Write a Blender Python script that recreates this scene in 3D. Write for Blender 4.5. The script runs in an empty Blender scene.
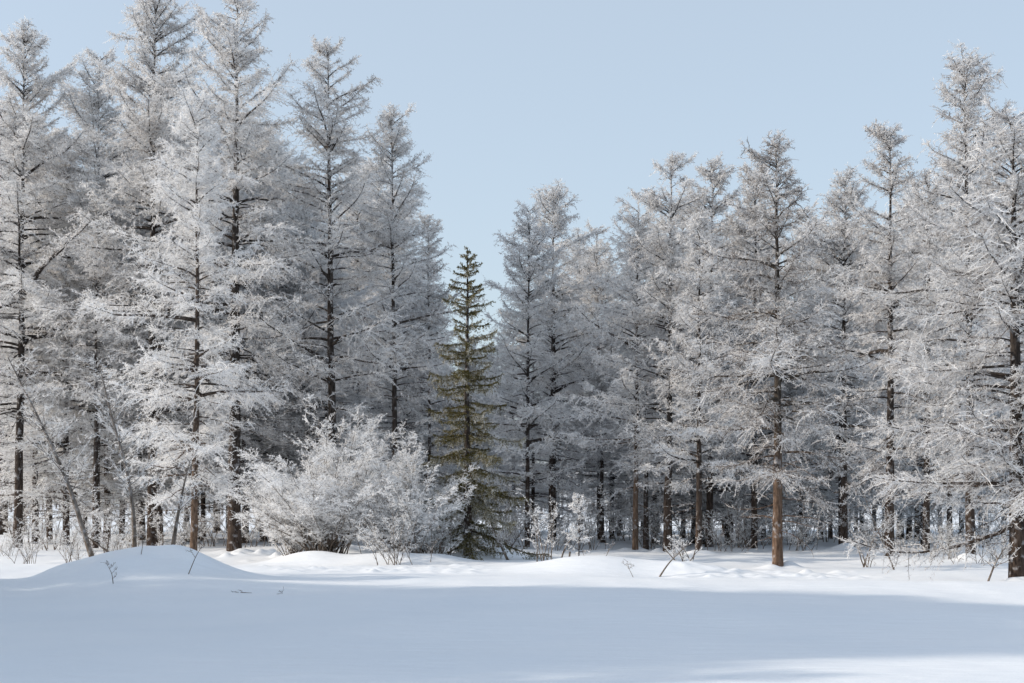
import bpy, math, random
import numpy as np
from mathutils import Vector

# ------------------------------------------------------------------ camera, sky, sun, exposure
sc = bpy.context.scene
F = 1422.0            # focal length in pixels of the 1024 px wide frame
HOR = 510.0           # horizon row
CAMH = 1.7
cam_d = bpy.data.cameras.new("camera")
cam_d.sensor_width = 36.0
cam_d.lens = 36.0 * F / 1024.0
cam_d.shift_y = (HOR - 341.5) / 1024.0
cam_d.clip_start = 0.1
cam_d.clip_end = 6000.0
cam = bpy.data.objects.new("camera", cam_d)
sc.collection.objects.link(cam)
cam.location = (0, 0, CAMH)
cam.rotation_euler = (math.radians(90), 0, 0)
sc.camera = cam

SUN_EL = math.radians(28.0)
SUN_AZ = math.radians(-97.0)          # from +Y (view direction), negative = left
sdir = Vector((math.sin(SUN_AZ) * math.cos(SUN_EL), math.cos(SUN_AZ) * math.cos(SUN_EL), math.sin(SUN_EL)))

world = bpy.data.worlds.new("World")
sc.world = world
world.use_nodes = True
wn = world.node_tree
for n in list(wn.nodes):
    wn.nodes.remove(n)
sky = wn.nodes.new("ShaderNodeTexSky")
sky.sky_type = 'NISHITA'
sky.sun_disc = False
sky.sun_elevation = SUN_EL
sky.sun_rotation = SUN_AZ
sky.altitude = 0
sky.air_density = 1.0
sky.dust_density = 2.0
sky.ozone_density = 2.0
bg = wn.nodes.new("ShaderNodeBackground")
bg.inputs["Strength"].default_value = 0.15
wo = wn.nodes.new("ShaderNodeOutputWorld")
hz = wn.nodes.new("ShaderNodeMix"); hz.data_type = 'RGBA'        # thin high winter haze whitening the whole sky
hz.inputs["Factor"].default_value = 0.58
hz.inputs["B"].default_value = (2.98, 3.33, 3.54, 1)
wn.links.new(sky.outputs[0], hz.inputs["A"])
wn.links.new(hz.outputs["Result"], bg.inputs[0])
wn.links.new(bg.outputs[0], wo.inputs[0])

sl = bpy.data.lights.new("sun", 'SUN')
sl.energy = 2.25
sl.angle = math.radians(1.0)
sl.color = (1.0, 0.87, 0.71)
so = bpy.data.objects.new("sun", sl)
sc.collection.objects.link(so)
so.rotation_euler = sdir.to_track_quat('Z', 'Y').to_euler()
so.location = (-60, 0, 40)

sc.view_settings.view_transform = 'Standard'
sc.view_settings.look = 'None'
sc.view_settings.exposure = 0.58
sc.view_settings.gamma = 1.0
sc.render.engine = 'CYCLES'
sc.cycles.max_bounces = 8
sc.cycles.diffuse_bounces = 6
sc.cycles.transmission_bounces = 3
sc.cycles.transparent_max_bounces = 4

# ------------------------------------------------------------------ materials
def new_mat(name):
    m = bpy.data.materials.new(name)
    m.use_nodes = True
    nt = m.node_tree
    for n in list(nt.nodes):
        nt.nodes.remove(n)
    out = nt.nodes.new("ShaderNodeOutputMaterial")
    return m, nt, out

def N(nt, typ, **kw):
    n = nt.nodes.new(typ)
    for k, v in kw.items():
        setattr(n, k, v)
    return n

def snow_material():
    m, nt, out = new_mat("snow")
    p = N(nt, "ShaderNodeBsdfPrincipled")
    p.inputs["Roughness"].default_value = 0.55
    p.inputs["Specular IOR Level"].default_value = 0.25
    geo = N(nt, "ShaderNodeNewGeometry")
    n1 = N(nt, "ShaderNodeTexNoise"); n1.inputs["Scale"].default_value = 0.35; n1.inputs["Detail"].default_value = 5
    nt.links.new(geo.outputs["Position"], n1.inputs["Vector"])
    cr = N(nt, "ShaderNodeValToRGB")
    cr.color_ramp.elements[0].position = 0.3; cr.color_ramp.elements[0].color = (0.775, 0.82, 0.88, 1)
    cr.color_ramp.elements[1].position = 0.7; cr.color_ramp.elements[1].color = (0.82, 0.855, 0.905, 1)
    nt.links.new(n1.outputs["Fac"], cr.inputs["Fac"])
    nt.links.new(cr.outputs["Color"], p.inputs["Base Color"])
    # wind ripples and grain
    mp = N(nt, "ShaderNodeMapping"); mp.inputs["Scale"].default_value = (0.9, 2.2, 1)
    nt.links.new(geo.outputs["Position"], mp.inputs["Vector"])
    n2 = N(nt, "ShaderNodeTexNoise"); n2.inputs["Scale"].default_value = 1.6; n2.inputs["Detail"].default_value = 8; n2.inputs["Roughness"].default_value = 0.5
    nt.links.new(mp.outputs["Vector"], n2.inputs["Vector"])
    n3 = N(nt, "ShaderNodeTexNoise"); n3.inputs["Scale"].default_value = 28; n3.inputs["Detail"].default_value = 3
    nt.links.new(geo.outputs["Position"], n3.inputs["Vector"])
    b1 = N(nt, "ShaderNodeBump"); b1.inputs["Strength"].default_value = 0.5; b1.inputs["Distance"].default_value = 0.08
    b2 = N(nt, "ShaderNodeBump"); b2.inputs["Strength"].default_value = 0.35; b2.inputs["Distance"].default_value = 0.012
    nt.links.new(n2.outputs["Fac"], b1.inputs["Height"])
    nt.links.new(n3.outputs["Fac"], b2.inputs["Height"])
    nt.links.new(b1.outputs["Normal"], b2.inputs["Normal"])
    nt.links.new(b2.outputs["Normal"], p.inputs["Normal"])
    nt.links.new(p.outputs[0], out.inputs[0])
    return m

def bark_material(name, low, high, zmix):
    m, nt, out = new_mat(name)
    p = N(nt, "ShaderNodeBsdfPrincipled"); p.inputs["Roughness"].default_value = 0.9
    p.inputs["Specular IOR Level"].default_value = 0.1
    tc = N(nt, "ShaderNodeTexCoord")
    sep = N(nt, "ShaderNodeSeparateXYZ"); nt.links.new(tc.outputs["Object"], sep.inputs[0])
    mr = N(nt, "ShaderNodeMapRange"); mr.inputs["From Min"].default_value = zmix[0]; mr.inputs["From Max"].default_value = zmix[1]
    nt.links.new(sep.outputs["Z"], mr.inputs["Value"])
    mp = N(nt, "ShaderNodeMapping"); mp.inputs["Scale"].default_value = (9, 9, 2.2)
    nt.links.new(tc.outputs["Object"], mp.inputs["Vector"])
    vo = N(nt, "ShaderNodeTexNoise"); vo.inputs["Scale"].default_value = 1.6; vo.inputs["Detail"].default_value = 7; vo.inputs["Roughness"].default_value = 0.65
    nt.links.new(mp.outputs["Vector"], vo.inputs["Vector"])
    mx = N(nt, "ShaderNodeMix"); mx.data_type = 'RGBA'
    mx.inputs["A"].default_value = (*low, 1); mx.inputs["B"].default_value = (*high, 1)
    nt.links.new(mr.outputs["Result"], mx.inputs["Factor"])
    cr = N(nt, "ShaderNodeValToRGB")
    cr.color_ramp.elements[0].position = 0.32; cr.color_ramp.elements[0].color = (0.25, 0.22, 0.2, 1)
    cr.color_ramp.elements[1].position = 0.66; cr.color_ramp.elements[1].color = (1.35, 1.3, 1.25, 1)
    nt.links.new(vo.outputs["Fac"], cr.inputs["Fac"])
    ml = N(nt, "ShaderNodeMix"); ml.data_type = 'RGBA'; ml.blend_type = 'MULTIPLY'; ml.inputs["Factor"].default_value = 1.0
    nt.links.new(mx.outputs["Result"], ml.inputs["A"]); nt.links.new(cr.outputs["Color"], ml.inputs["B"])
    # rime caught in the bark
    n2 = N(nt, "ShaderNodeTexNoise"); n2.inputs["Scale"].default_value = 5.0; n2.inputs["Detail"].default_value = 8
    nt.links.new(tc.outputs["Object"], n2.inputs["Vector"])
    cr2 = N(nt, "ShaderNodeValToRGB")
    cr2.color_ramp.elements[0].position = 0.56; cr2.color_ramp.elements[0].color = (0, 0, 0, 1)
    cr2.color_ramp.elements[1].position = 0.74; cr2.color_ramp.elements[1].color = (0.7, 0.7, 0.7, 1)
    nt.links.new(n2.outputs["Fac"], cr2.inputs["Fac"])
    mf = N(nt, "ShaderNodeMix"); mf.data_type = 'RGBA'; mf.inputs["B"].default_value = (0.55, 0.55, 0.57, 1)
    nt.links.new(cr2.outputs["Color"], mf.inputs["Factor"]); nt.links.new(ml.outputs["Result"], mf.inputs["A"])
    nt.links.new(mf.outputs["Result"], p.inputs["Base Color"])
    bp = N(nt, "ShaderNodeBump"); bp.inputs["Strength"].default_value = 0.8; bp.inputs["Distance"].default_value = 0.03
    nt.links.new(vo.outputs["Fac"], bp.inputs["Height"]); nt.links.new(bp.outputs["Normal"], p.inputs["Normal"])
    nt.links.new(p.outputs[0], out.inputs[0])
    return m

def twig_material(name, bare, mid, frost, transl=0.40):
    """colour follows the per-face attribute 'rime': 0 bare twig, 1 thick hoarfrost"""
    m, nt, out = new_mat(name)
    at = N(nt, "ShaderNodeAttribute"); at.attribute_name = "rime"
    cr = N(nt, "ShaderNodeValToRGB")
    e = cr.color_ramp.elements
    e[0].position = 0.0; e[0].color = (*bare, 1)
    e[1].position = 1.0; e[1].color = (*frost, 1)
    k = e.new(0.42); k.color = (*mid, 1)
    nt.links.new(at.outputs["Fac"], cr.inputs["Fac"])
    d = N(nt, "ShaderNodeBsdfDiffuse"); t = N(nt, "ShaderNodeBsdfTranslucent")
    nt.links.new(cr.outputs["Color"], d.inputs["Color"]); nt.links.new(cr.outputs["Color"], t.inputs["Color"])
    mx = N(nt, "ShaderNodeMixShader"); mx.inputs[0].default_value = transl
    nt.links.new(d.outputs[0], mx.inputs[1]); nt.links.new(t.outputs[0], mx.inputs[2])
    nt.links.new(mx.outputs[0], out.inputs[0])
    return m

M_SNOW = snow_material()
M_BARK = bark_material("larch_bark", (0.155, 0.112, 0.085), (0.085, 0.07, 0.062), (1.0, 6.0))
M_BARK_D = bark_material("dark_larch_bark", (0.070, 0.054, 0.046), (0.055, 0.048, 0.045), (1.0, 5.0))
M_BARK_O = bark_material("orange_larch_bark", (0.145, 0.10, 0.075), (0.07, 0.062, 0.055), (1.2, 4.5))
M_STEM = bark_material("shrub_bark", (0.17, 0.145, 0.125), (0.24, 0.225, 0.215), (0.3, 2.5))
M_RIME = twig_material("rime_twigs", (0.13, 0.105, 0.09), (0.60, 0.585, 0.58), (0.90, 0.905, 0.915))
M_NEEDLE = twig_material("spruce_needles", (0.085, 0.075, 0.026), (0.19, 0.165, 0.08), (0.58, 0.58, 0.56), 0.15)

# ------------------------------------------------------------------ mesh building with numpy
def mesh_from(name, V, Fq, mat, rime=None, smooth=False):
    """V (n,3) vertices, Fq (m,4) quads"""
    me = bpy.data.meshes.new(name)
    n, m = len(V), len(Fq)
    me.vertices.add(n); me.vertices.foreach_set("co", np.ascontiguousarray(V, dtype=np.float32).ravel())
    me.loops.add(m * 4); me.loops.foreach_set("vertex_index", np.ascontiguousarray(Fq, dtype=np.int32).ravel())
    me.polygons.add(m); me.polygons.foreach_set("loop_start", np.arange(0, m * 4, 4, dtype=np.int32))
    if smooth:
        me.polygons.foreach_set("use_smooth", np.ones(m, dtype=bool))
    me.update(calc_edges=True)
    if rime is not None:
        a = me.attributes.new("rime", 'FLOAT', 'FACE')
        a.data.foreach_set("value", np.ascontiguousarray(rime, dtype=np.float32))
    me.materials.append(mat)
    return me

def link(name, data, parent=None, loc=None):
    o = bpy.data.objects.new(name, data)
    sc.collection.objects.link(o)
    if parent is not None:
        o.parent = parent
    if loc is not None:
        o.location = loc
    return o

def unit(a):
    return a / np.maximum(np.linalg.norm(a, axis=-1, keepdims=True), 1e-9)

class Geo:
    def __init__(s):
        s.V, s.F, s.R, s.n = [], [], [], 0
    def add(s, V, Fq, rime):
        s.V.append(V); s.F.append(Fq + s.n); s.R.append(rime); s.n += len(V)
    def data(s):
        return np.concatenate(s.V), np.concatenate(s.F), np.concatenate(s.R)
    def mesh(s, name, mat, smooth=False):
        V, Fq, R = s.data()
        return mesh_from(name, V, Fq, mat, R, smooth)
    def tubes(s, P, rad, S, rime=0.0):
        """P (N,K,3) polylines, rad (N,K)"""
        Nn, K, _ = P.shape
        T = np.empty_like(P); T[:, 1:-1] = P[:, 2:] - P[:, :-2]; T[:, 0] = P[:, 1] - P[:, 0]; T[:, -1] = P[:, -1] - P[:, -2]
        T = unit(T)
        ref = np.where(np.abs(T[:, :1, 2:3]) > 0.8, np.array([1.0, 0, 0]), np.array([0, 0, 1.0]))
        A = unit(np.cross(T, np.broadcast_to(ref, T.shape))); B = np.cross(T, A)
        ang = np.arange(S) * 2 * math.pi / S
        ring = P[:, :, None] + rad[:, :, None, None] * (np.cos(ang)[None, None, :, None] * A[:, :, None] + np.sin(ang)[None, None, :, None] * B[:, :, None])
        V = ring.reshape(-1, 3)
        i, k, j = np.meshgrid(np.arange(Nn), np.arange(K - 1), np.arange(S), indexing='ij')
        a = (i * K + k) * S + j; b = (i * K + k) * S + (j + 1) % S
        Fq = np.stack([a, b, b + S, a + S], -1).reshape(-1, 4)
        r = np.broadcast_to(np.asarray(rime, dtype=float).reshape(-1, 1, 1) if np.ndim(rime) else np.full((1, 1, 1), rime), (Nn, K - 1, S)).reshape(-1)
        s.add(V, Fq, r)
    def ribbons(s, P, wid, side, rime):
        """flat tapering strips; side (N,3)"""
        Nn, K, _ = P.shape
        w = wid[:, :, None] * side[:, None, :] * 0.5
        V = np.stack([P - w, P + w], 2).reshape(-1, 3)
        i, k = np.meshgrid(np.arange(Nn), np.arange(K - 1), indexing='ij')
        a = (i * K + k) * 2
        Fq = np.stack([a, a + 1, a + 3, a + 2], -1).reshape(-1, 4)
        s.add(V, Fq, np.repeat(rime, K - 1))
    def spurs(s, B, D, w, side, rime):
        """slim diamonds from B along D"""
        m = B + D * 0.45
        V = np.stack([B, m - side * w[:, None] * 0.5, B + D, m + side * w[:, None] * 0.5], 1).reshape(-1, 3)
        Fq = np.arange(len(B) * 4).reshape(-1, 4)
        s.add(V, Fq, rime)

def sample_poly(P, idx, t):
    """point and tangent at fraction t of polylines P[idx]"""
    K = P.shape[1]
    f = np.clip(t * (K - 1), 0, K - 1.001)
    k = f.astype(int); u = (f - k)[:, None]
    a = P[idx, k]; b = P[idx, k + 1]
    return a * (1 - u) + b * u, unit(b - a)

def paths(rng, start, az, el0, el1, L, K, wander=0.12, sag=0.0):
    """curved polylines: elevation runs el0 -> el1 (with a sag), azimuth wanders"""
    n = len(L)
    s = np.linspace(0, 1, K - 1)[None]
    el = el0[:, None] * (1 - s) + el1[:, None] * s - sag * np.sin(s * math.pi * 0.9) + rng.normal(0, wander, (n, K - 1)) * 0.6
    a = az[:, None] + np.cumsum(rng.normal(0, wander, (n, K - 1)), 1)
    d = np.stack([np.cos(el) * np.sin(a), np.cos(el) * np.cos(a), np.sin(el)], -1) * (L / (K - 1))[:, None, None]
    P = np.concatenate([np.zeros((n, 1, 3)), np.cumsum(d, 1)], 1) + start[:, None]
    return P

def frost_on(g, rng, P, L, t0, step, slen, swid, rime, up=0.15, spread=1.0, weight=None):
    """short frosted spurs along polylines"""
    cnt = np.maximum((L * (1 - t0) / step).astype(int), 1)
    idx = np.repeat(np.arange(len(L)), cnt)
    n = len(idx)
    t = t0 + (1 - t0) * rng.random(n)
    B, T = sample_poly(P, idx, t)
    d = unit(rng.normal(0, 1, (n, 3)) * spread + T * 0.7 + np.array([0, 0, up]))
    ln = slen * rng.uniform(0.45, 1.25, n)
    side = unit(np.cross(d, rng.normal(0, 1, (n, 3))))
    r = np.clip(rime[idx] + rng.normal(0, 0.27, n), 0, 1)
    g.spurs(B, d * ln[:, None], swid * rng.uniform(0.7, 1.3, n), side, r)

def side_twigs(rng, P, L, step, lenfn, t0, K, droop, lift, spread=(0.7, 1.25)):
    """second order twigs springing sideways from limbs. returns polylines, lengths, parent idx, t"""
    cnt = np.maximum((L * (1 - t0) / step).astype(int), 2)
    idx = np.repeat(np.arange(len(L)), cnt)
    n = len(idx)
    t = t0 + (1 - t0) * rng.random(n) ** 0.85
    B, T = sample_poly(P, idx, t)
    sd = unit(np.cross(T, np.array([0, 0, 1.0]))) * np.sign(rng.random(n) - 0.5)[:, None]
    a = rng.uniform(*spread, n)[:, None]
    up = np.array([0, 0, 1.0])
    d = unit(T * np.cos(a) + sd * np.sin(a) + up * (rng.normal(0, 0.35, n) + lift)[:, None])
    ln = lenfn(L[idx], t) * rng.uniform(0.35, 1.15, n)
    s = np.linspace(0, 1, K)
    P2 = B[:, None] + d[:, None] * (ln[:, None] * s[None])[:, :, None]
    P2[:, :, 2] += (droop * rng.uniform(0.2, 1.8, n) * ln)[:, None] * (s ** 2)[None]
    jit = np.cumsum(rng.normal(0, 0.05, (n, K, 3)), 1) * ln[:, None, None]; jit[:, 0] = 0
    return P2 + jit, ln, idx, t

# ------------------------------------------------------------------ ground
random.seed(4)
def D_of(py):
    return CAMH * F / (py - HOR)
def bump(x, y, cx, cy, sx, sy, h, p=2.0):
    r = ((x - cx) / sx) ** 2 + ((y - cy) / sy) ** 2
    return h * np.exp(-r ** (p / 2))
_rg = np.random.default_rng(11)
_waves = []
for (lam, amp, n) in ((23.0, 0.05, 7), (9.0, 0.030, 9), (3.6, 0.012, 12), (1.5, 0.0045, 12)):
    for _ in range(n):
        th = _rg.uniform(0, math.pi); l = lam * _rg.uniform(0.7, 1.4)
        _waves.append((math.cos(th) * 2 * math.pi / l, math.sin(th) * 2 * math.pi / l, _rg.uniform(0, 6.28), amp))
_clods = []
for (x0, x1, y0, y1, n, h) in ((4.2, 9.5, 35.5, 39.5, 260, 0.032), (-6.5, -0.5, 38.0, 42, 200, 0.034), (-15, 25, 42, 60, 90, 0.05), (-4.5, 1, 47.5, 50, 30, 0.14), (-10, -2.5, 48, 52, 40, 0.16)):
    for _ in range(n):
        _clods.append((_rg.uniform(x0, x1), _rg.uniform(y0, y1), _rg.uniform(0.10, 0.19) if n > 180 else _rg.uniform(0.12, 0.34), h * _rg.uniform(0.3, 1.3)))
for px_, D_ in ((778, 41.7), (1018, 34), (234, 56), (193, 50), (333, 58), (889, 49), (971, 46), (635, 59), (667, 57), (699, 54), (844, 58), (468, 47.5), (926, 54)):
    for _ in range(7):      # snow heaped round the foot of a trunk
        _a = _rg.uniform(0, 6.28)
        _clods.append(((px_ - 512) * D_ / F + 0.42 * math.cos(_a), D_ + 0.42 * math.sin(_a), _rg.uniform(0.22, 0.42), _rg.uniform(0.03, 0.10)))
def ground_z(x, y):
    x = np.asarray(x, dtype=float); y = np.asarray(y, dtype=float)
    z = np.zeros(np.broadcast(x, y).shape)
    for kx, ky, ph, a in _waves:
        z = z + a * 0.45 * np.sin(kx * x + ky * y + ph)
    z = z * np.clip((np.hypot(x, y) - 4) / 30, 0.35, 1)
    z = z + bump(x, y, -8.9, 34.5, 2.05, 2.0, 0.84, 2.2) + bump(x, y, -7.6, 34.2, 0.6, 0.7, 0.10) + bump(x, y, -10.9, 33.8, 0.5, 0.7, 0.10) + bump(x, y, -9.4, 33.0, 0.7, 0.35, 0.08) - bump(x, y, -8.3, 33.4, 0.35, 0.5, 0.07) + bump(x, y, -10.6, 34.6, 0.7, 0.7, 0.07)
    z = z + bump(x, y, -14.8, 33.0, 2.0, 1.6, 0.42) + bump(x, y, -9.0, 35.1, 0.35, 0.4, 0.06) + bump(x, y, -8.1, 34.6, 0.45, 0.5, 0.07) + bump(x, y, -9.9, 35.0, 0.4, 0.4, 0.06)
    z = z + bump(x, y, -6.5, 32.0, 2.4, 2.0, 0.20)
    z = z + bump(x, y, 2.4, 39.5, 2.3, 1.5, 0.40) + bump(x, y, 4.9, 38.6, 1.1, 0.9, 0.22) - bump(x, y, 3.6, 37.2, 1.5, 0.9, 0.10) + bump(x, y, -6.3, 44.6, 1.3, 0.6, 0.44) + bump(x, y, -3.9, 44.3, 1.5, 0.6, 0.32) + bump(x, y, -2.2, 44.8, 0.9, 0.5, 0.16)
    z = z + bump(x, y, 10.5, 31.0, 5.0, 1.4, 0.12) + bump(x, y, -3, 27, 9, 3, 0.10) + bump(x, y, 7, 22, 7, 1.8, 0.09)
    z = z + bump(x, y, -6.0, 49.5, 3.6, 1.5, 0.22) + bump(x, y, -2.4, 49.0, 2.2, 1.2, 0.16)
    z = z + 0.20 * np.clip((y - 50) / 25, 0, 1) + 3.2 * np.clip((y - 150) / 250, 0, 1) ** 1.4
    return z
def ground_fine(x, y):
    z = ground_z(x, y)
    for cx, cy, r, h in _clods:
        m = (np.abs(x - cx) < 3 * r) & (np.abs(y - cy) < 3 * r)
        z[m] += h * np.exp(-((x[m] - cx) ** 2 + (y[m] - cy) ** 2) / (r * r))
    return z
ang = np.concatenate([np.linspace(-math.pi, -0.45, 120, endpoint=False), np.linspace(-0.45, 0.45, 620, endpoint=False), np.linspace(0.45, math.pi, 120, endpoint=False)])
rr = np.concatenate([np.linspace(0.5, 12, 30, endpoint=False), np.geomspace(12, 62, 520, endpoint=False), np.geomspace(62, 4000, 160)])
A, Rr = np.meshgrid(ang, rr)
gx, gy = Rr * np.sin(A), Rr * np.cos(A)
gz = ground_fine(gx, gy)
nr, na = gx.shape
V = np.stack([gx, gy, gz], -1).reshape(-1, 3)
i, j = np.meshgrid(np.arange(nr - 1), np.arange(na), indexing='ij')
a = i * na + j; b = i * na + (j + 1) % na
Fq = np.stack([a, a + na, b + na, b], -1).reshape(-1, 4)
V = np.concatenate([V, [[0, 0, float(ground_z(0, 0))]]])
c = len(V) - 1
jj = np.arange(0, na, 2)
cap = np.stack([np.full(len(jj), c), jj, (jj + 1) % na, (jj + 2) % na], -1)
Fq = np.concatenate([Fq, cap])
g = link("ground", mesh_from("ground", V, Fq, M_SNOW, None, True))
g["kind"] = "structure"
g["label"] = "smooth snow covering the open field and forest floor"

# ------------------------------------------------------------------ trees
def place(px, D):
    x = (px - 512.0) * D / F
    return x, D, float(ground_z(x, D))

def set_props(o, label, cat, group=None):
    o["label"] = label; o["category"] = cat
    if group: o["group"] = group

def larch_meshes(seed, H, R, r0, cb=0.2, n=None, top_el=0.8, low_el=0.02, rime=0.75, dense=1.0, tipw=0.50, lean=0.0, sag=0.35,
                 dead=14, spur=0.105, fw=0.024, tl=1.0, t0s=0.20, bark=None, left=1.0, right=1.0, big=()):
    """trunk with limbs, and frosted crown. H height, R crown radius, cb crown base fraction"""
    rng = np.random.default_rng(seed)
    K = 26
    zz = np.linspace(0, 1, K)
    wx = np.cumsum(rng.normal(0, 0.012, K)) * H / 20 + lean * zz * H; wy = np.cumsum(rng.normal(0, 0.012, K)) * H / 20
    wx -= wx[0]; wy -= wy[0]
    TP = np.stack([wx, wy, zz * H - 0.25], -1)
    rad = r0 * ((1 - zz) ** 0.85 * 0.93 + 0.02) + 0.16 * r0 * np.exp(-zz * H / 0.45)
    gt = Geo()
    gt.tubes(TP[None], rad[None], 12)
    def at(z):
        return np.stack([np.interp(z, TP[:, 2], TP[:, 0]), np.interp(z, TP[:, 2], TP[:, 1]), z], -1)
    z0 = cb * H
    n = n or int((H - z0) * 10.5 * dense)
    u = np.sort(rng.random(n) ** 0.82)
    u = np.clip(u, 0, 0.985)
    z = z0 + u * (H - z0)
    az = np.cumsum(np.full(n, 2.39996)) + rng.normal(0, 0.5, n)
    prof = np.minimum(1.0, 0.70 + u * 1.2) * (1 - u) ** tipw * 1.08 + 0.045
    prof = prof * ((1 + 0.20 * np.sin(u * 19 + rng.uniform(0, 6)) * np.cos(az + rng.uniform(0, 6))) * (1 + 0.26 * np.sin(u * 41 + rng.uniform(0, 6) + 1.5 * np.sin(az * 2 + rng.uniform(0, 6)))))
    L = R * prof * rng.uniform(0.5, 1.15, n) + 0.12
    long_ = (rng.random(n) < 0.07) & (u < 0.5)
    L[long_] *= 1.5
    sx = np.sin(az)
    L *= np.where(sx < 0, 1 + (left - 1) * -sx, 1 + (right - 1) * sx)
    el0 = low_el + (top_el - low_el) * u ** 1.3 + rng.normal(0, 0.14, n)
    el1 = el0 + rng.uniform(0.05, 0.55, n)
    P = paths(rng, at(z), az, el0, el1, L, 9, 0.09, sag)
    lr = ((0.009 + 0.0125 * L) * np.where(long_, 1.35, 1.0))[:, None] * (1 - np.linspace(0, 1, 9)[None] * 0.85)
    gt.tubes(P, lr, 5)
    gc = Geo()
    # bare dead limbs below the crown
    if dead:
        zd = rng.uniform(0.07, cb + 0.16, dead) * H
        Ld = R * rng.uniform(0.25, 0.85, dead)
        Pd = paths(rng, at(zd), rng.uniform(0, 6.28, dead), rng.normal(-0.1, 0.2, dead), rng.normal(-0.1, 0.3, dead), Ld, 7, 0.14, 0.1)
        gt.tubes(Pd, (0.006 + 0.007 * Ld)[:, None] * (1 - np.linspace(0, 1, 7)[None] * 0.8), 4)
        P2, l2, i2, t2 = side_twigs(rng, Pd, Ld, 0.16, lambda Lb, t: 0.12 + 0.28 * Lb * (1 - t * 0.6), 0.2, 4, -0.1, 0.0)
        side = unit(np.cross(P2[:, -1] - P2[:, 0], rng.normal(0, 1, (len(l2), 3))))
        gc.ribbons(P2, np.full((len(l2), 4), 0.016) * np.linspace(1, 0.5, 4)[None], side, np.clip(rng.normal(rime * 0.6, 0.2, len(l2)), 0, 1))
        frost_on(gc, rng, P2, l2, 0.1, 0.07, spur * 0.8, 0.015, np.full(len(l2), rime * 0.75))
    for (zb, azb, Lb, e0, e1) in big:
        PB = paths(rng, at(np.array([zb])), np.array([azb]), np.array([e0]), np.array([e1]), np.array([Lb]), 9, 0.05, 0.1)
        gt.tubes(PB, (0.055 * (1 - np.linspace(0, 1, 9) * 0.8))[None], 6)
        P = np.concatenate([P, PB]); L = np.append(L, Lb)
    # second order twigs, then spurs; the upper limbs are furred right in to the trunk
    hi = np.where(u > 0.55)[0]
    PU, LU = P[hi], L[hi]
    P3, l3, i3, t3 = side_twigs(rng, PU, LU, 0.07, lambda Lb, t: tl * (0.30 + 0.16 * Lb) * (1.05 - t * 0.4), 0.02, 4, -0.25, 0.10)
    r3_ = np.clip(rng.normal(rime, 0.2, len(l3)), 0, 1)
    gc.ribbons(P3, np.full((len(l3), 4), 0.024) * np.linspace(1, 0.55, 4)[None], unit(np.cross(P3[:, -1] - P3[:, 0], rng.normal(0, 1, (len(l3), 3)))), r3_)
    frost_on(gc, rng, P3, l3, 0.0, 0.030, spur * 1.15, fw, r3_)
    P2, l2, i2, t2 = side_twigs(rng, P, L, 0.050 / dense, lambda Lb, t: tl * (0.29 + 0.26 * np.minimum(Lb, 3.2)) * (1.05 - t * 0.40), t0s, 4, -0.30, 0.05)
    lr_ = np.clip(rng.normal(rime, 0.10, len(L)), 0, 1)
    r2 = np.clip(lr_[i2] - 0.18 + 0.26 * t2 + rng.normal(0, 0.20, len(l2)), 0.0, 1)
    side = unit(np.cross(P2[:, -1] - P2[:, 0], rng.normal(0, 1, (len(l2), 3))))
    gc.ribbons(P2, np.full((len(l2), 4), 0.024) * np.linspace(1, 0.55, 4)[None], side, r2)
    frost_on(gc, rng, P2, l2, 0.05, 0.030, spur * 1.1, fw, np.clip(r2 + 0.10, 0, 1))
    frost_on(gc, rng, P, L, 0.40, 0.016, spur * 1.05, fw, lr_)
    # leader
    lead = TP[-5:][None]
    frost_on(gc, rng, lead, np.array([H * 0.16]), 0.0, 0.008, spur * 1.3, 0.028, np.array([rime]))
    return gt.mesh("trunk", bark or M_BARK_D, True), gc.mesh("crown", M_RIME)

def make_tree(px, D, top, hw, tw, seed, label, group=None, name="larch_tree", key_right=None, **kw):
    """px trunk column, D distance, top row of the tip, hw crown half width px, tw trunk width px"""
    x, y, z = place(px, D)
    s = D / F
    H = CAMH + (HOR - top) * s - z
    e = link(name, None, None, (x, y, z))
    mt, mc = larch_meshes(seed, H, hw * s * 1.36, tw * s * 0.45, left=float(np.random.default_rng(seed + 6).uniform(0.82, 1.2)), right=float(np.random.default_rng(seed + 7).uniform(0.82, 1.2)) if key_right is None else key_right, low_el=float(np.random.default_rng(seed + 8).uniform(-0.08, 0.26)) if px != 778 else -0.06, lean=float(np.random.default_rng(seed + 5).uniform(-0.012, 0.012)), fw=float(np.clip(0.00043 * D, 0.015, 0.027)), **kw)
    link("trunk", mt, e); link("crown", mc, e)
    set_props(e, label, "tree", group)
    return e, H

def copy_thing(src, loc, rz=0.0, scl=1.0, label=None, group=None):
    c = src.copy(); sc.collection.objects.link(c)
    c.location = loc; c.rotation_euler = (0, 0, rz); c.scale = (scl[0], scl[0], scl[1]) if isinstance(scl, tuple) else (scl, scl, scl)
    if label: c["label"] = label
    if group: c["group"] = group
    for ch in src.children:
        d = ch.copy(); sc.collection.objects.link(d); d.parent = c
        for k in ch.children:
            q = k.copy(); sc.collection.objects.link(q); q.parent = d
    return c

ROW = "hoarfrosted larches along the edge of the wood"
T = {}
def hero(key, *a, **k):
    k.setdefault("group", ROW)
    T[key] = make_tree(*a, **k)
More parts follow.
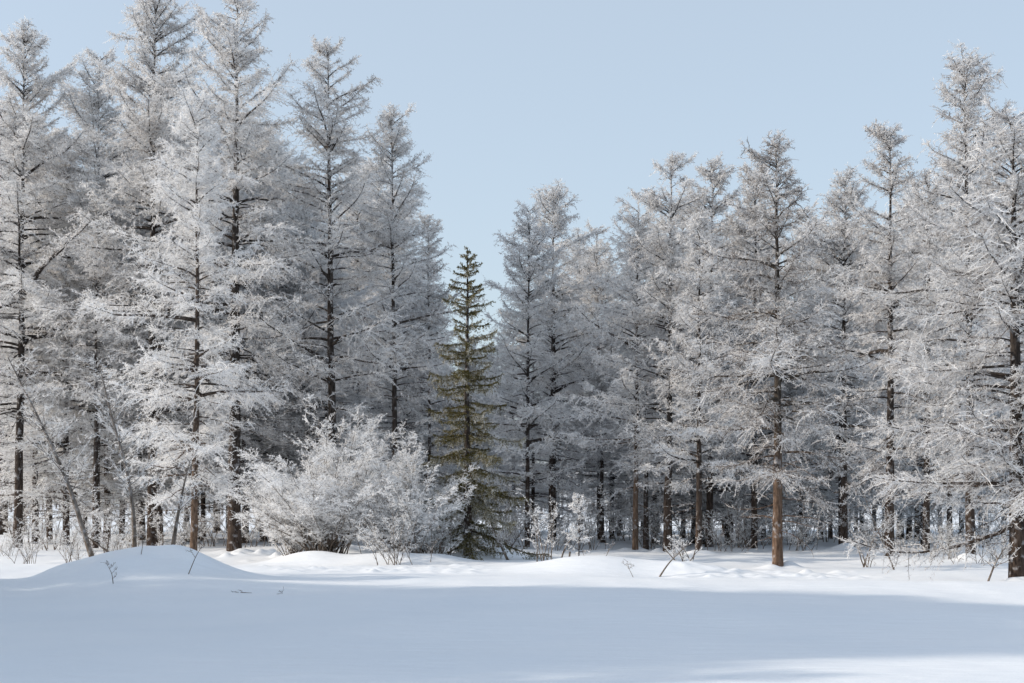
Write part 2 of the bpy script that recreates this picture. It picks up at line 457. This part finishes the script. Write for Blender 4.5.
# px, D, top, hw, tw, seed
hero("l1", 18, 62, 38, 62, 11, 101, "tall frosted larch at the far left edge of the wood, dark trunk bare halfway up", cb=0.22, rime=0.72)
hero("l2", 96, 64, 56, 56, 9, 102, "pale frosted larch left of the tallest twin tips, its own tip a little lower", cb=0.2, rime=0.8)
hero("l3", 152, 60, 4, 66, 12, 103, "very tall frosted larch, left one of the two tallest tips", cb=0.2, rime=0.76)
hero("l4", 234, 56, 1, 72, 17, 104, "larch with the thickest brown trunk, right one of the two tallest tips", cb=0.24, rime=0.74, dense=0.85, tipw=0.5, bark=M_BARK_D)
hero("l5", 193, 50, 96, 62, 9, 105, "bright white larch in front of the two tallest, slim pale trunk beside the mound", key_right=0.72, cb=0.13, rime=0.98, dense=1.05, bark=M_BARK)
hero("l6", 333, 58, 48, 66, 12, 106, "tall open larch rising straight behind the big white shrub, dark trunk and bare limbs", cb=0.24, rime=0.68, tipw=0.46, dense=0.78)
hero("l7", 396, 60, 110, 44, 8, 107, "frosted larch right of the open one, branches reaching out to the right", cb=0.22, rime=0.74, dense=0.85, key_right=1.3)
hero("l8", 430, 66, 218, 28, 5, 108, "small slender frosted larch just left of the green spruce", cb=0.2, rime=0.72)
hero("c1", 527, 62, 207, 44, 6, 109, "frosted larch right behind the green spruce with a slim black trunk", cb=0.17, rime=0.84)
hero("c2", 552, 66, 192, 40, 10, 110, "larch with the rounded tip just right of the green spruce", cb=0.17, rime=0.80, tipw=0.42)
hero("c3", 600, 72, 228, 36, 7, 111, "low larch with an open tip in the dip right of the rounded one", cb=0.17, rime=0.76)
hero("c4", 635, 59, 196, 34, 7, 112, "narrow larch with a slim reddish trunk in the middle of the wood", cb=0.17, rime=0.86, bark=M_BARK)
hero("c5", 667, 57, 160, 44, 10, 113, "tall pointed larch, first of the close pair right of the reddish slim trunk", cb=0.17, rime=0.70)
hero("c6", 709, 62, 163, 46, 9, 114, "tall larch, second of the close pair, with ascending arms at its tip", cb=0.17, rime=0.66)
hero("c7", 699, 54, 216, 34, 8, 115, "shorter bright larch standing in front of the close pair", cb=0.17, rime=0.76)
hero("r0", 754, 60, 172, 42, 8, 116, "larch close behind the left side of the lone foremost trunk", cb=0.17, rime=0.60)
hero("r1", 778, 41.7, 142, 62, 13, 217, "foremost brownish larch with a sunlit orange trunk standing out in the snow", cb=0.20, rime=0.40, tipw=0.62, dense=1.15, spur=0.095, bark=M_BARK_O)
hero("r2", 844, 58, 177, 40, 9, 118, "slim larch with a rounded tip right of the foremost sunlit trunk", cb=0.17, rime=0.58)  # right-hand larches from here: shade put into crown colour as lower rime
hero("r3", 889, 49, 131, 44, 12, 119, "narrow larch with clear sky both sides of its tip, second tallest on right", cb=0.17, rime=0.56)
hero("r4", 926, 54, 168, 50, 9, 120, "lower larch leaning against the left side of the tallest one on the right", cb=0.17, rime=0.56)
hero("r5", 971, 46, 58, 66, 12, 121, "tallest larch on the right, frosted to the tip", cb=0.13, rime=0.62, tipw=0.46)
hero("r6", 1018, 34, 120, 76, 21, 122, "big bluish larch at right edge, thick black trunk and low sweeping limbs", cb=0.13, rime=0.56, dense=1.45, spur=0.09, bark=M_BARK_D,  # rime kept low to tone this crown as shaded
     big=((1.45, -1.75, 4.2, -0.45, 0.35), (2.4, -1.4, 3.4, 0.0, 0.2)))

# background larches : six patterns reused
patt = []
for k in range(6):
    mt, mc = larch_meshes(300 + k, 18, 2.8 + 0.14 * k, 0.12 + 0.010 * k, cb=0.12, rime=(0.76, 0.80, 0.86)[k % 3], bark=M_BARK_D, dead=34)
    patt.append((mt, mc))
for k in range(2):
    mt, mc = larch_meshes(330 + k, 18, 1.7, 0.14, cb=0.42, rime=0.74, dense=0.8, bark=M_BARK_D, dead=30)
    patt.append((mt, mc))
bgspec = []
rb = np.random.default_rng(77)
NB = 84
sky_x = [0, 60, 150, 235, 330, 400, 440, 480, 520, 560, 640, 700, 780, 850, 890, 970, 1024]
sky_y = [85, 95, 90, 70, 110, 165, 240, 330, 245, 225, 215, 190, 195, 210, 190, 125, 130]
for k in range(NB):
    px = -6 + k * 1036.0 / NB + rb.uniform(-8, 8)
    D = rb.uniform(64, 100)
    if 440 < px < 505: D = rb.uniform(78, 100)
    if 485 < px < 655 and k % 2: continue
    top = np.interp(px, sky_x, sky_y) + rb.uniform(8, 130)      # the fillers stay under the skyline of the front trees
    bgspec.append((px, D, top, rb.integers(0, 6), rb.uniform(0, 6.28)))
LM = [(-20, "the photo's left edge"), (18, "the leftmost tall larch"), (96, "the lower pale larch"), (152, "the left twin tip"), (193, "the bright foremost larch"), (234, "the thickest brown trunk"), (333, "the open tall larch"),
      (396, "the right-reaching larch"), (468, "the spruce"), (527, "the slim black trunk"), (552, "the rounded tip"), (600, "the open low tip"), (635, "the reddish slim trunk"), (667, "the tall pointed larch"),
      (709, "the ascending-armed larch"), (778, "the sunlit orange trunk"), (844, "the slim rounded larch"), (889, "the isolated narrow tip"), (926, "the leaning lower larch"), (971, "the tallest right larch"), (1018, "the thick black trunk"), (1100, "the photo's right edge")]
ordw = ["first", "second", "third", "fourth", "fifth", "sixth", "seventh", "eighth", "ninth", "tenth", "eleventh", "twelfth", "thirteenth"]
def between(px, counter):
    a = max(i for i in range(len(LM)) if LM[i][0] <= px)
    counter[a] = counter.get(a, 0) + 1
    return ordw[counter[a] - 1], LM[a][1].replace("the photo's", "photo's").replace("the ", ""), LM[a + 1][1].replace("the photo's", "photo's").replace("the ", "")
bgspec.sort()
cnts = {}
for q in range(19):
    px = rb.uniform(572, 770) if q < 9 else rb.uniform(796, 1000) if q < 15 else rb.uniform(20, 250)
    bgspec.append((px, rb.uniform(60, 84), np.interp(px, sky_x, sky_y) + rb.uniform(50, 150), 6 + q % 2, rb.uniform(0, 6.28)))
bgspec.sort()
for (px, D, top, k, rz) in bgspec:
    x, y, z = place(px, D)
    H = CAMH + (HOR - top) * D / F - z
    s = H / 18
    e = link("larch_tree", None, None, (x, y, z))
    e.rotation_euler = (0, 0, rz); e.scale = (max(s, 0.9) * 1.08, max(s, 0.9) * 1.08, s)
    link("trunk", patt[k][0], e); link("crown", patt[k][1], e)
    set_props(e, "%s back-row larch from left between %s and %s" % between(px, cnts), "tree", "back rows of frosted larches")

# larches beside the field, outside the frame on the left: they shade the foreground
k = 0
SH = ((-15.5, 33.5, 5.6), (-16.5, 33.4, 7.5), (-15.0, 31.8, 5.4), (-17.5, 32.0, 6.4), (-20, 32.2, 9.5), (-23, 31.0, 9.5),
      (-26, 29.0, 12.5), (-31, 27.4, 15.5), (-24, 27.2, 13.5), (-34, 25.6, 18.5), (-28, 25.2, 16.5), (-22, 25.6, 13.5), (-17, 27.5, 8.5),
      (-19, 23.8, 14), (-37, 23.2, 23), (-31, 22.8, 20), (-25, 22.6, 17.5), (-20, 21.2, 15.5), (-15, 22.6, 11), (-34, 20.2, 22), (-28, 19.8, 20), (-22, 18.9, 17),
      (-39, 17.8, 25), (-31, 16.9, 21), (-17, 18.0, 14), (-25, 15.4, 18), (-35, 14.6, 23), (-11.5, 14.6, 8.0), (-31, 13.0, 20), (-28, 8.5, 15), (-37, 12.0, 24), (-24, 12.2, 14), (-12.5, 12.6, 8.5))
for (x, y, H) in SH:
    e = link("larch_tree", None, None, (x, y, float(ground_z(x, y))))
    e.rotation_euler = (0, 0, k * 1.7); e.scale = (H / 18 * (1.2 if 16 < y < 25 else 0.95), H / 18 * (1.2 if 16 < y < 25 else 0.95), H / 18)
    link("trunk", patt[k % 6][0], e); link("crown", patt[k % 6][1], e)
    set_props(e, "frosted larch beyond the left edge of the photo, shading the snowfield", "tree", "larches shading the field from the left")
    k += 1

# far wood across the open field
def low_tree(g, rng, x, y, z, H):
    n = 34
    u = np.sort(rng.random(n)); az = rng.uniform(0, 6.28, n)
    L = H * 0.17 * (1 - u) ** 0.7 * rng.uniform(0.5, 1.2, n) + 0.3
    st = np.stack([np.full(n, x), np.full(n, y), z + H * (0.12 + 0.86 * u)], -1)
    P = paths(rng, st, az, np.full(n, 0.2), np.full(n, 0.5), L, 3, 0.1)
    cnt = 16
    idx = np.repeat(np.arange(n), cnt)
    B, Tn = sample_poly(P, idx, rng.random(n * cnt))
    d = unit(rng.normal(0, 1, (n * cnt, 3)) + Tn)
    g.spurs(B, d * rng.uniform(0.4, 1.1, (n * cnt, 1)), rng.uniform(0.06, 0.14, n * cnt), unit(np.cross(d, rng.normal(0, 1, d.shape))), np.clip(rng.normal(0.7, 0.2, n * cnt), 0, 1))
    g.tubes(np.array([[[x, y, z - 0.3], [x, y, z + H]]]), np.array([[0.2, 0.03]]), 4, 0.1)
gf = Geo(); rng = np.random.default_rng(5)
for _ in range(520):
    y = rng.uniform(230, 330); x = rng.uniform(-0.55, 0.55) * y
    low_tree(gf, rng, x, y, float(ground_z(x, y)), rng.uniform(8, 17))
o = link("far_wood", gf.mesh("far_wood", M_RIME))
o["kind"] = "stuff"; set_props(o, "pale mass of frosted trees far off behind the trunks", "forest")

# ------------------------------------------------------------------ spruce
def spruce(px, D, top, hw, seed):
    x, y, z = place(px, D); s = D / F
    H = CAMH + (HOR - top) * s - z; R = hw * s
    rng = np.random.default_rng(seed)
    e = link("spruce_tree", None, None, (x, y, z))
    K = 20; zz = np.linspace(0, 1, K)
    TP = np.stack([np.zeros(K), np.zeros(K), zz * H - 0.2], -1); TP[:, 0] += np.cumsum(rng.normal(0, 0.008, K))
    gt = Geo(); gt.tubes(TP[None], (0.15 * (1 - zz) ** 0.9 + 0.012)[None], 10)
    wh = np.concatenate([np.linspace(0.05, 0.80, 23) + rng.normal(0, 0.008, 23), np.linspace(0.82, 0.975, 7)])
    n_per = 6
    u = np.repeat(wh, n_per) + rng.normal(0, 0.006, len(wh) * n_per)
    n = len(u)
    az = np.tile(np.arange(n_per) * 2 * math.pi / n_per, len(wh)) + np.repeat(rng.uniform(0, 6, len(wh)), n_per) + rng.normal(0, 0.25, n)
    L = R * (1.12 * (1 - u) ** 0.8 + 0.04) * rng.uniform(0.4, 1.25, n)
    el0 = -0.20 + 1.0 * np.clip(u - 0.2, 0, 1) ** 1.2 + rng.normal(0, 0.08, n)
    P = paths(rng, np.stack([np.zeros(n), np.zeros(n), u * H], -1), az, el0, el0 + 0.35, L, 8, 0.05, 0.35)
    gt.tubes(P, (0.008 + 0.008 * L)[:, None] * (1 - np.linspace(0, 1, 8)[None] * 0.8), 4)
    gn = Geo()
    fro = np.clip(rng.normal(0.16, 0.14, n) + 0.3 * (rng.random(n) < 0.2) + 0.30 * (u < 0.28) * rng.random(n), 0, 1)
    # flat sprays then hanging twigs
    P2, l2, i2, t2 = side_twigs(rng, P, L, 0.040, lambda Lb, t: (0.10 + 0.20 * Lb) * (1.05 - t * 0.6), 0.12, 4, -0.25, -0.06)
    frost_on(gn, rng, P2, l2, 0.0, 0.013, 0.055, 0.026, fro[i2], up=0.1, spread=0.8)
    frost_on(gn, rng, P, L, 0.03, 0.006, 0.07, 0.026, fro, up=0.3, spread=0.9)
    # hanging twiglets with rime underneath
    cnt = (L / 0.06).astype(int) + 1
    idx = np.repeat(np.arange(n), cnt); m = len(idx)
    B, Tn = sample_poly(P, idx, rng.random(m) ** 0.9)
    hl = rng.uniform(0.08, 0.30, m) * np.clip(L[idx] / 1.2, 0.3, 1.2)
    d = unit(np.array([0, 0, -1.0]) + rng.normal(0, 0.3, (m, 3)))
    s4 = np.linspace(0, 1, 3)
    PH = B[:, None] + d[:, None] * (hl[:, None] * s4[None])[:, :, None]
    rh = np.clip(rng.normal(0.66, 0.30, m), 0, 1)
    frost_on(gn, rng, PH, hl, 0.0, 0.012, 0.055, 0.022, rh, up=-0.3)
    lead = TP[-4:][None]
    frost_on(gn, rng, lead, np.array([1.8]), 0, 0.008, 0.07, 0.02, np.array([0.1]), up=0.5)
    link("trunk", gt.mesh("trunk", M_BARK_D, True), e)
    link("crown", gn.mesh("crown", M_NEEDLE), e)
    set_props(e, "lone olive-green spruce standing between the frosted larches", "tree")
spruce(468, 47.5, 244, 65, 41)

# ------------------------------------------------------------------ shrubs
def shrub_meshes(seed, H, R, n, rime=0.95, tw=0.05, spread=0.9, dense=1.0, spur=0.09, cluster=0.25, curve=0.35, r0=0.014, t0s=0.12):
    rng = np.random.default_rng(seed)
    az = rng.uniform(0, 6.28, n)
    st = np.stack([rng.normal(0, cluster, n), rng.normal(0, cluster * 0.7, n), np.full(n, -0.12)], -1)
    k = rng.random(n) ** 0.6
    tilt = k * spread
    L = H * rng.uniform(0.6, 1.05, n) * (1 - 0.15 * k)
    P = paths(rng, st, az, math.pi / 2 - tilt * 0.7, math.pi / 2 - tilt * (1 + curve), L, 9, 0.10, 0.0)
    # scale the spread to R
    g1 = Geo()
    g1.tubes(P, (r0 * rng.uniform(0.6, 1.5, n) + 0.004)[:, None] * (1 - np.linspace(0, 1, 9)[None] * 0.8), 5)
    P1, l1, i1, t1 = side_twigs(rng, P, L, 0.16 / dense, lambda Lb, t: (0.30 * Lb) * (1.1 - t * 0.6), t0s, 5, -0.12, 0.35, (0.35, 1.05))
    g1.tubes(P1, (0.0065 * np.ones(len(l1)))[:, None] * (1 - np.linspace(0, 1, 5)[None] * 0.6), 3)
    g2 = Geo()
    P2, l2, i2, t2 = side_twigs(rng, P1, l1, tw / dense, lambda Lb, t: (0.10 + 0.30 * Lb) * (1.1 - t * 0.5), 0.1, 4, -0.15, 0.12, (0.5, 1.4))
    r2 = np.clip(rng.normal(rime + 0.12, 0.1, len(l2)), 0, 1.15)
    side = unit(np.cross(P2[:, -1] - P2[:, 0], rng.normal(0, 1, (len(l2), 3))))
    g2.ribbons(P2, np.full((len(l2), 4), 0.015) * np.linspace(1, 0.6, 4)[None], side, r2)
    frost_on(g2, rng, P2, l2, 0.05, 0.024, spur * 0.66, 0.019, r2)
    r1 = np.clip(rng.normal(rime, 0.1, len(l1)), 0, 1)
    frost_on(g2, rng, P1, l1, 0.1, 0.03, spur * 0.6, 0.016, r1)
    frost_on(g2, rng, P, L, 0.25, 0.03, spur * 0.6, 0.016, np.full(n, rime))
    return g1.mesh("stems", M_STEM, True), g2.mesh("twigs", M_RIME)

def make_shrub(px, D, seed, H, R, n, label, name="frosted_shrub", group=None, **kw):
    x, y, z = place(px, D)
    e = link(name, None, None, (x, y, z))
    a, b = shrub_meshes(seed, H, R, n, **kw)
    link("stem", a, e); link("crown", b, e)
    set_props(e, label, "shrub", group)
    return e
make_shrub(325, 46.5, 51, 5.0, 3, 84, "large rounded white hoarfrosted shrub in front of the open tall larch", spread=0.98, dense=1.25, curve=0.5, cluster=0.26, r0=0.020, spur=0.075, t0s=0.25)
make_shrub(292, 47, 56, 3.2, 3, 26, "white frosted shrub filling the left side of the large rounded one", spread=0.75, dense=1.15, curve=0.5, spur=0.075)
make_shrub(404, 45.5, 52, 3.8, 3, 64, "wide white frosted shrub between the large rounded one and the green spruce", spread=0.80, dense=1.1, curve=0.5, cluster=0.55, spur=0.075)
make_shrub(437, 46, 53, 2.5, 2, 12, "airy frosted shrub overlapping the left foot of the green spruce", spread=0.8)
sA = make_shrub(544, 42, 54, 2.7, 2, 6, "thin frosted shrub right of the spruce with bare reddish stems", spread=0.55, dense=0.6, cluster=0.08)
make_shrub(683, 40, 55, 1.3, 1, 8, "small frosted bush with fine twigs behind the leaning broken stick", spread=0.8, cluster=0.15)
make_shrub(866, 44, 57, 2.0, 1, 7, "bare brown bush with stems leaning left in the snow right of the foremost trunk", spread=0.55, dense=0.35, rime=0.5, cluster=0.12)

# frosted seedling: small upright conifer
mt, mc = larch_meshes(61, 2.0, 0.42, 0.022, cb=0.08, rime=0.95, dense=2.4, spur=0.06, dead=0, tl=0.35)
x, y, z = place(579, 42.5)
e = link("larch_sapling", None, None, (x, y, z)); link("trunk", mt, e); link("crown", mc, e)
set_props(e, "small upright white frosted sapling out in the snow before the wood", "sapling")

# undergrowth
ug = []
for k in range(5):
    ug.append(shrub_meshes(400 + k, 2.1, 1, 12, rime=0.72, dense=0.9, spread=0.85, cluster=0.35, r0=0.008))
ug_px = [(6, 52), (30, 47), (52, 58), (75, 44), (112, 47), (128, 58), (165, 52), (215, 62), (258, 60), (372, 52), (395, 43), (432, 60), (500, 60), (530, 70), (560, 58), (590, 68), (622, 70), (650, 62), (690, 64), (722, 58),
         (745, 60), (765, 66), (800, 58), (822, 70), (855, 62), (880, 56), (905, 50), (930, 52), (950, 47), (985, 44), (1005, 48)]
rb = np.random.default_rng(9)
for k in range(30):
    ug_px.append((10 + k * 34.5 + rb.uniform(-12, 12), rb.uniform(58, 92)))
ug_px.sort()
order = {}
for q, (px, D) in enumerate(ug_px):
    x, y, z = place(px, D)
    e = link("frosted_shrub", None, None, (x, y, z))
    e.rotation_euler = (0, 0, q * 2.1); s = (0.7 + 0.5 * ((q * 37) % 10) / 10.0) * (0.9 if D < 58 else 1.45); e.scale = (s, s, s)
    link("stem", ug[q % 5][0], e); link("crown", ug[q % 5][1], e)
    set_props(e, "%s undergrowth shrub from left between %s and %s" % between(px, order), "shrub", "undergrowth shrubs at the foot of the larches")

# ------------------------------------------------------------------ young bare trees on the mound, sticks
def path_tree(name, pts, r0, label, seed, nb=14, bl=0.9, rime=0.6, dense=1.0, zsnap=True, cat="tree", r1=0.2):
    """pts: list of (px, py) with one distance D per thing -> world polyline"""
    rng = np.random.default_rng(seed)
    D = pts[0][2]
    W = np.array([[(p[0] - 512) * p[2] / F, p[2], CAMH + (HOR - p[1]) * p[2] / F] for p in pts])
    base = W[0].copy(); base[2] = float(ground_z(base[0], base[1]))
    W = W - W[0]; W[0, 2] = -0.15
    K = 14
    tt = np.linspace(0, len(W) - 1, K)
    P = np.stack([np.interp(tt, np.arange(len(W)), W[:, c]) for c in range(3)], -1)
    for _ in range(2):
        P[1:-1] = (P[:-2] + 2 * P[1:-1] + P[2:]) / 4
    e = link(name, None, None, tuple(base))
    gt = Geo(); gt.tubes(P[None], (r0 * (1 - np.linspace(0, 1, K) * (1 - r1)))[None], 7)
    Lm = np.linalg.norm(np.diff(P, axis=0), axis=1).sum()
    if nb:
        t = rng.uniform(0.3, 0.98, nb); B, Tn = sample_poly(P[None], np.zeros(nb, int), t)
        az = rng.uniform(0, 6.28, nb)
        Lb = bl * rng.uniform(0.4, 1.2, nb) * (1.2 - t * 0.6)
        PB = paths(rng, B, az, rng.uniform(0.3, 0.9, nb), rng.uniform(0.5, 1.2, nb), Lb, 6, 0.15)
        gt.tubes(PB, (0.004 + 0.008 * Lb)[:, None] * (1 - np.linspace(0, 1, 6)[None] * 0.7), 4)
        gc = Geo()
        P2, l2, i2, t2 = side_twigs(rng, PB, Lb, 0.07 / dense, lambda L_, t: 0.1 + 0.28 * L_ * (1.1 - t * 0.6), 0.1, 4, 0.0, 0.15)
        side = unit(np.cross(P2[:, -1] - P2[:, 0], rng.normal(0, 1, (len(l2), 3))))
        rr_ = np.clip(rng.normal(rime, 0.12, len(l2)), 0, 1)
        gc.ribbons(P2, np.full((len(l2), 4), 0.012) * np.linspace(1, 0.6, 4)[None], side, rr_)
        frost_on(gc, rng, P2, l2, 0.0, 0.035, 0.06, 0.013, rr_)
        frost_on(gc, rng, PB, Lb, 0.2, 0.03, 0.06, 0.013, np.full(nb, rime))
        link("crown", gc.mesh("crown", M_RIME), e)
    link("trunk" if cat == "tree" else "stem", gt.mesh("trunk", M_STEM, True), e)
    set_props(e, label, cat)
    return e
path_tree("young_tree", [(96, 552, 35.5), (84, 520, 35.5), (72, 480, 35.5), (55, 440, 35.5), (36, 400, 35.5), (8, 345, 35.5)], 0.075, "slim bare young tree leaning far left out of the snow mound", 71, 46, 1.3, rime=0.85)
path_tree("young_tree", [(135, 546, 35.5), (134, 500, 35.5), (126, 455, 35.5), (112, 410, 35.5), (98, 350, 35.5)], 0.06, "thin curved bare young tree on top of the snow mound", 72, 40, 1.2, rime=0.85)
path_tree("young_tree", [(172, 556, 34.8), (178, 525, 34.8), (184, 495, 34.8), (190, 470, 34.8)], 0.055, "short dark crooked sapling on the right slope of the mound beside the bright larch", 73, 16, 0.8, rime=0.85)
path_tree("fallen_branch", [(130, 547, 36.2), (112, 536, 36.2), (92, 522, 36.2), (78, 512, 36.2)], 0.04, "dark branch slanting down into the back of the snow mound", 74, 14, 0.6, cat="branch")
path_tree("young_tree", [(104, 550, 36.0), (108, 525, 36.0), (112, 500, 36.0)], 0.03, "thin upright stick sapling between the two leaning young trees", 75, 8, 0.5)
path_tree("bare_twig", [(114, 572, 31.5), (112, 562, 31.5), (107, 553, 31.5)], 0.012, "small forked bare twig poking out of the front of the mound", 76, 6, 0.35, rime=0.2, cat="twig")
path_tree("bare_twig", [(186, 570, 32.5), (196, 552, 32.5), (206, 536, 32.5)], 0.013, "bare twig slanting right out of the mound's right shoulder", 77, 4, 0.3, rime=0.25, cat="twig")
path_tree("dead_stick", [(656, 575, 37.5), (668, 562, 37.5), (680, 550, 37.5), (690, 542, 37.5)], 0.026, "leaning broken stick with frosted end in the open snow", 78, 10, 0.5, rime=0.9, cat="stick")
path_tree("dead_stick", [(558, 561, 43, ), (565, 545, 43), (572, 536, 43)], 0.035, "short dark stick leaning right beside the thin shrub", 79, 3, 0.3, rime=0.8, cat="stick")
path_tree("dead_stick", [(568, 563, 42), (570, 550, 42)], 0.035, "short stub of a cut stem between the leaning stick and the sapling", 80, 0, 0, cat="stick", r1=0.8)
path_tree("fallen_twig", [(232, 590, 29.5), (240, 590.5, 29.3), (252, 591, 29.2)], 0.016, "dark fallen twig lying on the shaded snow right of the mound", 81, 2, 0.12, rime=0.2, cat="twig")
path_tree("fallen_twig", [(268, 593, 28.5), (276, 593, 28.4), (283, 592, 28.4)], 0.012, "smallest fallen twig end farther right of the mound on shaded snow", 82, 1, 0.1, rime=0.2, cat="twig")
path_tree("dead_stick", [(510, 578, 46), (500, 562, 46), (492, 545, 46)], 0.05, "broken limb leaning against the right foot of the spruce", 83, 10, 0.7, rime=0.7, cat="stick")
path_tree("young_tree", [(896, 568, 40), (885, 545, 40), (874, 520, 40), (862, 488, 40)], 0.03, "thin curved young tree leaning left before the right-hand larches", 84, 14, 0.7, rime=0.7)
path_tree("dead_stick", [(985, 582, 33), (995, 562, 33), (1006, 545, 33)], 0.03, "frosted stick leaning beside the foot of the thick black trunk", 85, 12, 0.6, rime=0.75, cat="stick")
path_tree("bare_twig", [(160, 556, 45), (163, 530, 45), (160, 508, 45)], 0.02, "thin grey twig standing behind the mound's peak", 86, 8, 0.4, cat="twig")
path_tree("bare_twig", [(140, 566, 33.5), (143, 556, 33.5), (141, 548, 33.5)], 0.010, "tiny forked twig on the crest of the snow mound", 91, 5, 0.25, rime=0.2, cat="twig")
path_tree("bare_twig", [(604, 566, 39.5), (610, 558, 39.5), (618, 552, 39.5)], 0.010, "tiny bare twig on the low drift left of the leaning broken stick", 92, 5, 0.25, rime=0.3, cat="twig")
path_tree("bare_twig", [(636, 574, 37.2), (630, 567, 37.2), (626, 561, 37.2)], 0.009, "tiny twig bending left just before the leaning broken stick", 93, 4, 0.25, rime=0.3, cat="twig")
path_tree("bare_twig", [(430, 557, 43.5), (432, 545, 43.5), (436, 535, 43.5)], 0.012, "upright reddish twig before the airy shrub beside the spruce", 94, 6, 0.3, rime=0.4, cat="twig")
